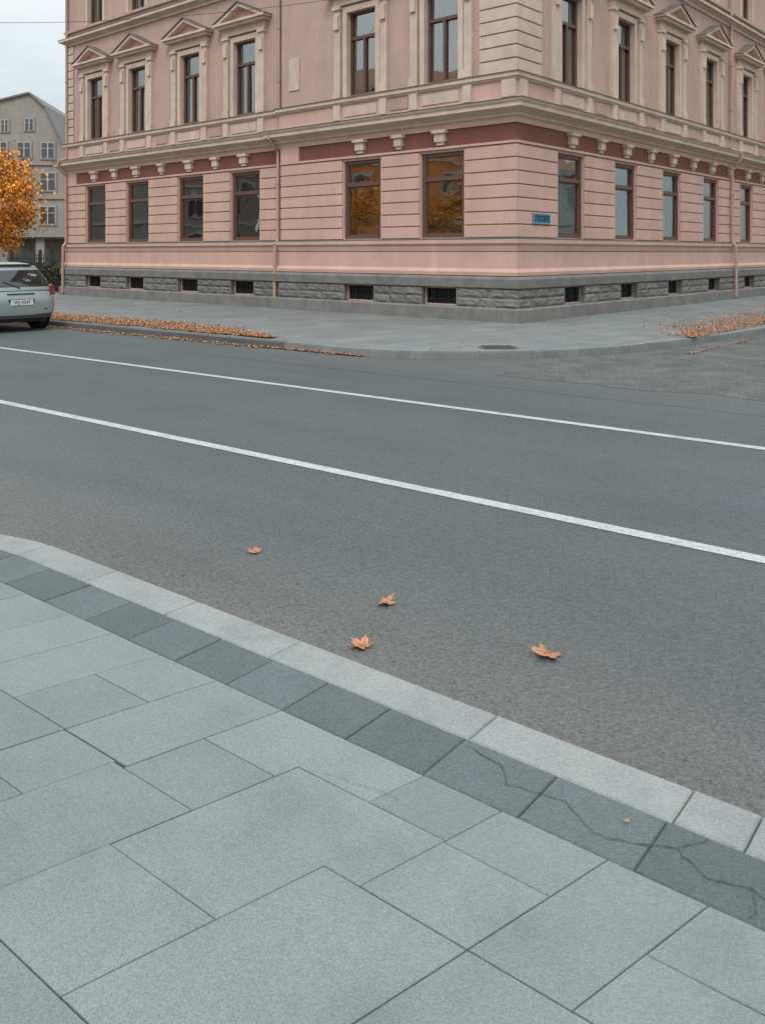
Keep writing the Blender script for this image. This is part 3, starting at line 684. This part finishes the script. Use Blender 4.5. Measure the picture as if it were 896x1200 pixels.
to=bpy.data.objects.new('plate_lettering',cu); scene.collection.objects.link(to); to.parent=car; to.location=(-2.1445,0,.632); to.rotation_euler=(math.pi/2,0,-math.pi/2)
mb=MB()
for x in(-1.38,1.32):
    for sgn in(1,-1):
        y=sgn*.78
        mb.tube((x,y-.1,.31),(x,y+.1,.31),.31,.31,28,0,1,True); mb.tube((x,sgn*.882,.31),(x,sgn*.890,.31),.20,.19,20,1,1,True)
        mb.tube((x,sgn*.862,.33),(x,sgn*.876,.33),.37,.37,28,2,1,True)
mb.obj('wheels',[RUB,RIM,CBk],car)
mb=MB(); mb.box(-1.9,1.9,-.7,.7,.2,.4,0); mb.obj('underbody',[CBk],car)

# ---------------------------------------------------------------- trees
BARK=mat('bark',(.07,.055,.045),.95,.25,6,.2,30,.6,20,.02)
LO=mat('autumn_foliage',(.70,.33,.05),.7,.15,2,tint=(.60,.22,.025))
def make_tree(x,y,h=8.5,seed=1,z=.12,share=None,rz=None):
    rr=random.Random(seed); T=empty('autumn_tree',(x,y,z),rr.uniform(0,6) if rz is None else rz)
    if share:
        for c in share.children:
            o=c.copy(); o.parent=T; scene.collection.objects.link(o)
        T.scale=(h/8.5,)*3; return T
    mb=MB(); tips=[]
    def br_(p,d,L_,r,lev):
        q=p+d*L_; mb.tube(p,q,r,r*.62,7)
        if lev>=2: tips.append(q); tips.append(p.lerp(q,.5))
        if lev==4: return
        for k in range(3 if lev<3 else 2):
            a=rr.uniform(0,6.28); u=d.orthogonal().normalized(); w=d.cross(u)
            nd=(d*.9+(u*math.cos(a)+w*math.sin(a))*rr.uniform(.5,.95)+Vector((0,0,.02))).normalized()
            br_(q,nd,L_*rr.uniform(.62,.8),r*.6,lev+1)
    br_(Vector((0,0,0)),Vector((0,0,1)),2.2,.17,0)
    for q in range(6):
        a=q*1.05+rr.uniform(-.2,.2); br_(Vector((0,0,1.9+.12*q)),Vector((math.cos(a),math.sin(a),.25)).normalized(),.95,.06,2)
    mb.obj('trunk_and_limbs',[BARK],T)
    lf=MB()
    for c in tips:
        tn=rr.choice([.5,.75,1,1.2,1.4])
        for _ in range(55):
            p=c+Vector((rr.gauss(0,.34),rr.gauss(0,.34),rr.gauss(0,.26))); s=rr.uniform(.045,.095)
            u=Vector((rr.gauss(0,1),rr.gauss(0,1),rr.gauss(0,1))).normalized(); w=u.orthogonal().normalized()*s; u=u.cross(w).normalized()*s
            lf.poly([p-w,p-u*.7,p+w,p+u*.7],0,tn*rr.uniform(.8,1.2))
    lf.obj('foliage',[LO],T); return T
T0=make_tree(-18.4,39.5,8.5,3)
T0.scale=(1.08,1.08,1.08)
make_tree(-24.0,49,9.5,8,share=T0)
for i,(x,y,h) in enumerate([(-23,13.5,7),(-26,21,7.5),(-21,4,8)]): make_tree(x,y,h,20+i,0,share=T0)
make_tree(-33,47,10,55,share=T0)

# ---------------------------------------------------------------- background & opposite buildings
GS=mat('grey_stone',(.30,.28,.255),.9,.15,.5,.15,3,.4,6,.05,stain=.1); GR=mat('slate_roof',(.19,.185,.18),.8,.15,1.5,.1,8); GW=mat('white_frames',(.42,.43,.42),.6,.03,2); RT=mat('red_tile_roof',(.30,.15,.105),.85,.15,2,.2,8)
DGL=mat('dark_glass',(.03,.035,.038),.08,.1,.3,ior=1.9)
def simple_windows(mb,x0,x1,z0,y,nx,w,h,frame=1,glass=2,sill=3):
    for i in range(nx):
        c=x0+(x1-x0)*(i+.5)/nx
        mb.box(c-w/2-.08,c+w/2+.08,y-.07,y-.002,z0-.08,z0+h+.08,sill); mb.box(c-w/2,c+w/2,y-.10,y-.072,z0,z0+h,frame)
        for k in(0,1):
            for j,(q0,q1) in enumerate(((.04,.62),(.66,.96))):
                xa=c-w/2+.05+k*(w/2-.01); mb.box(xa,xa+w/2-.09,y-.108,y-.101,z0+h*q0,z0+h*q1,glass)
H=empty('grey_gabled_house',(-24.0,58.5,0),math.radians(6))
mb=MB()
pr=[(-14,0),(6,0),(6,8.3),(2.2,8.9),(1.9,9.6),(1.0,11.6),(0,12.5),(-1.8,12.0),(-14,10.4)]
mb.poly([(x,0,z) for x,z in pr],0); mb.poly([(6,0,0),(6,14,0),(6,14,8.3),(6,0,8.3)],0); mb.poly([(-14,0,0),(-14,0,10.4),(-14,14,10.4),(-14,14,0)],0)
for (a,b_) in zip(pr[2:-1],pr[3:]):
    d=Vector((b_[0]-a[0],0,b_[1]-a[1])); n_=Vector((-d.z,0,d.x)).normalized(); n_=n_ if n_.z>0 else -n_
    A=Vector((a[0],-.18,a[1]));C=Vector((b_[0],-.18,b_[1])); e_=Vector((0,14.4,0))
    mb.hexa([A,C,C+e_,A+e_,A+n_*.12,C+n_*.12,C+e_+n_*.12,A+e_+n_*.12],1)
mb.obj('walls_and_roof',[GS,GR],H)
mb=MB()
for z0,h,nx,x0,x1,w in((3.6,1.25,11,-13,5.4,1.05),(5.9,1.25,11,-13,5.4,1.05),(8.1,1.1,9,-12,2.0,.9),(10.0,.8,1,-.6,.6,.6),(9.9,.8,1,-2.2,-1,.5)): simple_windows(mb,x0,x1,z0,0,nx,w,h)
for i in range(8): mb.box(-13.4+i*2.4,-11.6+i*2.4,-.04,-.01,.2,2.6,2)
mb.box(-14,6,-.35,0,2.75,3.0,3); mb.box(-14,6,-.12,0,5.35,5.47,3); mb.box(-14,6,-.12,0,7.65,7.78,3)
mb.obj('windows_and_courses',[GS,GW,DGL,GS],H)
H2=empty('red_roofed_house',(-25,78,0),0)
mb=MB(); mb.box(-9,9,0,10,0,11.6,0); mb.poly([(-9.5,-.4,11.5),(9.5,-.4,11.5),(9.5,5,13.9),(-9.5,5,13.9)],1); mb.poly([(-9.5,10.4,11.5),(9.5,10.4,11.5),(9.5,5,13.9),(-9.5,5,13.9)],1)
for i in range(6): mb.box(-8+i*2.8,-6.8+i*2.8,-.05,-.01,8,9.6,2)
mb.obj('shell',[GS,RT,DGL],H2)
BR=mat('orange_brick',(.68,.25,.08),.9,.15,.8,.15,12,.3,20,.02); BG=mat('beige_render',(.45,.44,.40),.9,.08,.5)
def block(name,x,y,rz,w,h,d,wm,nx,floors):
    E=empty(name,(x,y,0),rz); mb=MB(); mb.box(-w/2,w/2,0,d,0,h,0); mb.box(-w/2-.3,w/2+.3,-.3,d+.3,h,h+.35,3)
    for f in range(floors): simple_windows(mb,-w/2+.5,w/2-.5,1.2+f*3.4,0,nx,1.3,1.9); mb.box(-w/2,w/2,-.1,0,3.6+f*3.4,3.8+f*3.4,3)
    mb.poly([(-w/2,-.3,h+.36),(w/2,-.3,h+.36),(w/2,d/2,h+3),(-w/2,d/2,h+3)],4); mb.poly([(-w/2,d+.3,h+.36),(w/2,d+.3,h+.36),(w/2,d/2,h+3),(-w/2,d/2,h+3)],4)
    mb.obj('shell',[wm,GW,DGL,BG,RT],E)
block('orange_brick_house',-38,11,math.radians(90),26,13,12,BR,7,3)
block('grey_stone_house',-44,33,math.radians(84),16,8,12,GS,5,2)
q=bl(24,-20); block('beige_apartment_house',q[0],q[1],BANG+math.pi,38,7,12,BG,11,2)

mb=MB()
for i in range(34):
    t=19.95+i*.14; x,y=bl(.4,t); mb.tube((x,y,.12),(x,y,1.55),.012,.012,5); mb.tube((x,y,1.55),(x,y,1.66),.018,.001,5)
for z in(.35,1.45):
    a=bl(.4,19.9);b_=bl(.4,24.7); mb.tube((*a,z),(*b_,z),.02,.02,5)
for t in(19.95,22.3,24.7): x,y=bl(.4,t); mb.box(x-.05,x+.05,y-.05,y+.05,.12,1.8)
mb.obj('iron_fence',[IRON])
HD=mat('hedge_leaves',(.05,.07,.03),.8,.3,3)
mb=MB()
for _ in range(5000):
    x,y=bl(U(1.0,1.9),U(20.2,27)); z=U(.12,1.25); s=U(.04,.08); a=Vector((U(-1,1),U(-1,1),U(-1,1))).normalized(); w=a.orthogonal().normalized()*s; u=a.cross(w); p=Vector((x,y,z)); mb.poly([p-w,p-u,p+w,p+u],0,U(.5,1.5))
mb.obj('hedge',[HD])
cu=bpy.data.curves.new('overhead_wire','CURVE'); cu.dimensions='3D'; cu.bevel_depth=.006; sp=cu.splines.new('POLY'); sp.points.add(30)
A=Vector((-15,24,8.3)); ex=bl(-.06,4.0-.35); C=Vector((ex[0],ex[1],8.25))
for i in range(31):
    t=i/30; q=A.lerp(C,t); q.z-=.5*4*t*(1-t)*.9; sp.points[i].co=(*q,1)
cu.materials.append(IRON); o=bpy.data.objects.new('overhead_wire',cu); scene.collection.objects.link(o)

# ---------------------------------------------------------------- world, sun, camera
w=bpy.data.worlds.new('World'); scene.world=w; w.use_nodes=True; N=w.node_tree.nodes; L=w.node_tree.links; bg=N['Background']; bg.inputs[1].default_value=.1
SE,SR=math.radians(50),math.radians(195)
sky=N.new('ShaderNodeTexSky'); sky.sky_type='NISHITA'; sky.sun_disc=False; sky.sun_elevation=SE; sky.sun_rotation=SR
tc=N.new('ShaderNodeTexCoord'); sx=N.new('ShaderNodeSeparateXYZ'); L.new(tc.outputs['Generated'],sx.inputs[0])
mp=N.new('ShaderNodeMapping'); mp.inputs['Scale'].default_value=(1,1,2.6); L.new(tc.outputs['Generated'],mp.inputs[0])
nz=N.new('ShaderNodeTexNoise'); nz.inputs['Scale'].default_value=3.2; nz.inputs['Detail'].default_value=6; L.new(mp.outputs[0],nz.inputs[0])
rp=N.new('ShaderNodeValToRGB'); rp.color_ramp.elements[0].position=.35; rp.color_ramp.elements[0].color=(.76,.85,.88,1); rp.color_ramp.elements[1].position=.62; rp.color_ramp.elements[1].color=(1.0,1.04,1.03,1); L.new(nz.outputs[0],rp.inputs[0])
ma=N.new('ShaderNodeMath'); ma.operation='MULTIPLY_ADD'; L.new(sx.outputs[2],ma.inputs[0]); ma.inputs[1].default_value=13.5; ma.inputs[2].default_value=7.2
vm=N.new('ShaderNodeVectorMath'); vm.operation='SCALE'; L.new(rp.outputs[0],vm.inputs[0]); L.new(ma.outputs[0],vm.inputs['Scale'])
mx=N.new('ShaderNodeMix'); mx.data_type='RGBA'; mx.inputs[0].default_value=.9; L.new(sky.outputs[0],mx.inputs[6]); L.new(vm.outputs[0],mx.inputs[7]); L.new(mx.outputs[2],bg.inputs[0])
ld=bpy.data.lights.new('sun','SUN'); ld.energy=1.45; ld.angle=math.radians(22); ld.color=(1,.97,.93); lo=bpy.data.objects.new('sun',ld); scene.collection.objects.link(lo)
dirv=Vector((math.sin(SR)*math.cos(SE),math.cos(SR)*math.cos(SE),math.sin(SE))); lo.rotation_euler=dirv.to_track_quat('Z','Y').to_euler()
cd=bpy.data.cameras.new('camera'); cam=bpy.data.objects.new('camera',cd); scene.collection.objects.link(cam); scene.camera=cam
cam.location=(0,0,1.68); cam.rotation_euler=(math.pi/2,0,0); cd.sensor_fit='HORIZONTAL'; cd.sensor_width=36; cd.lens=40.5; cd.shift_y=-304/896; cd.clip_end=2000; cd.clip_start=.05
scene.view_settings.view_transform='Standard'; scene.view_settings.look='None'; scene.view_settings.exposure=0
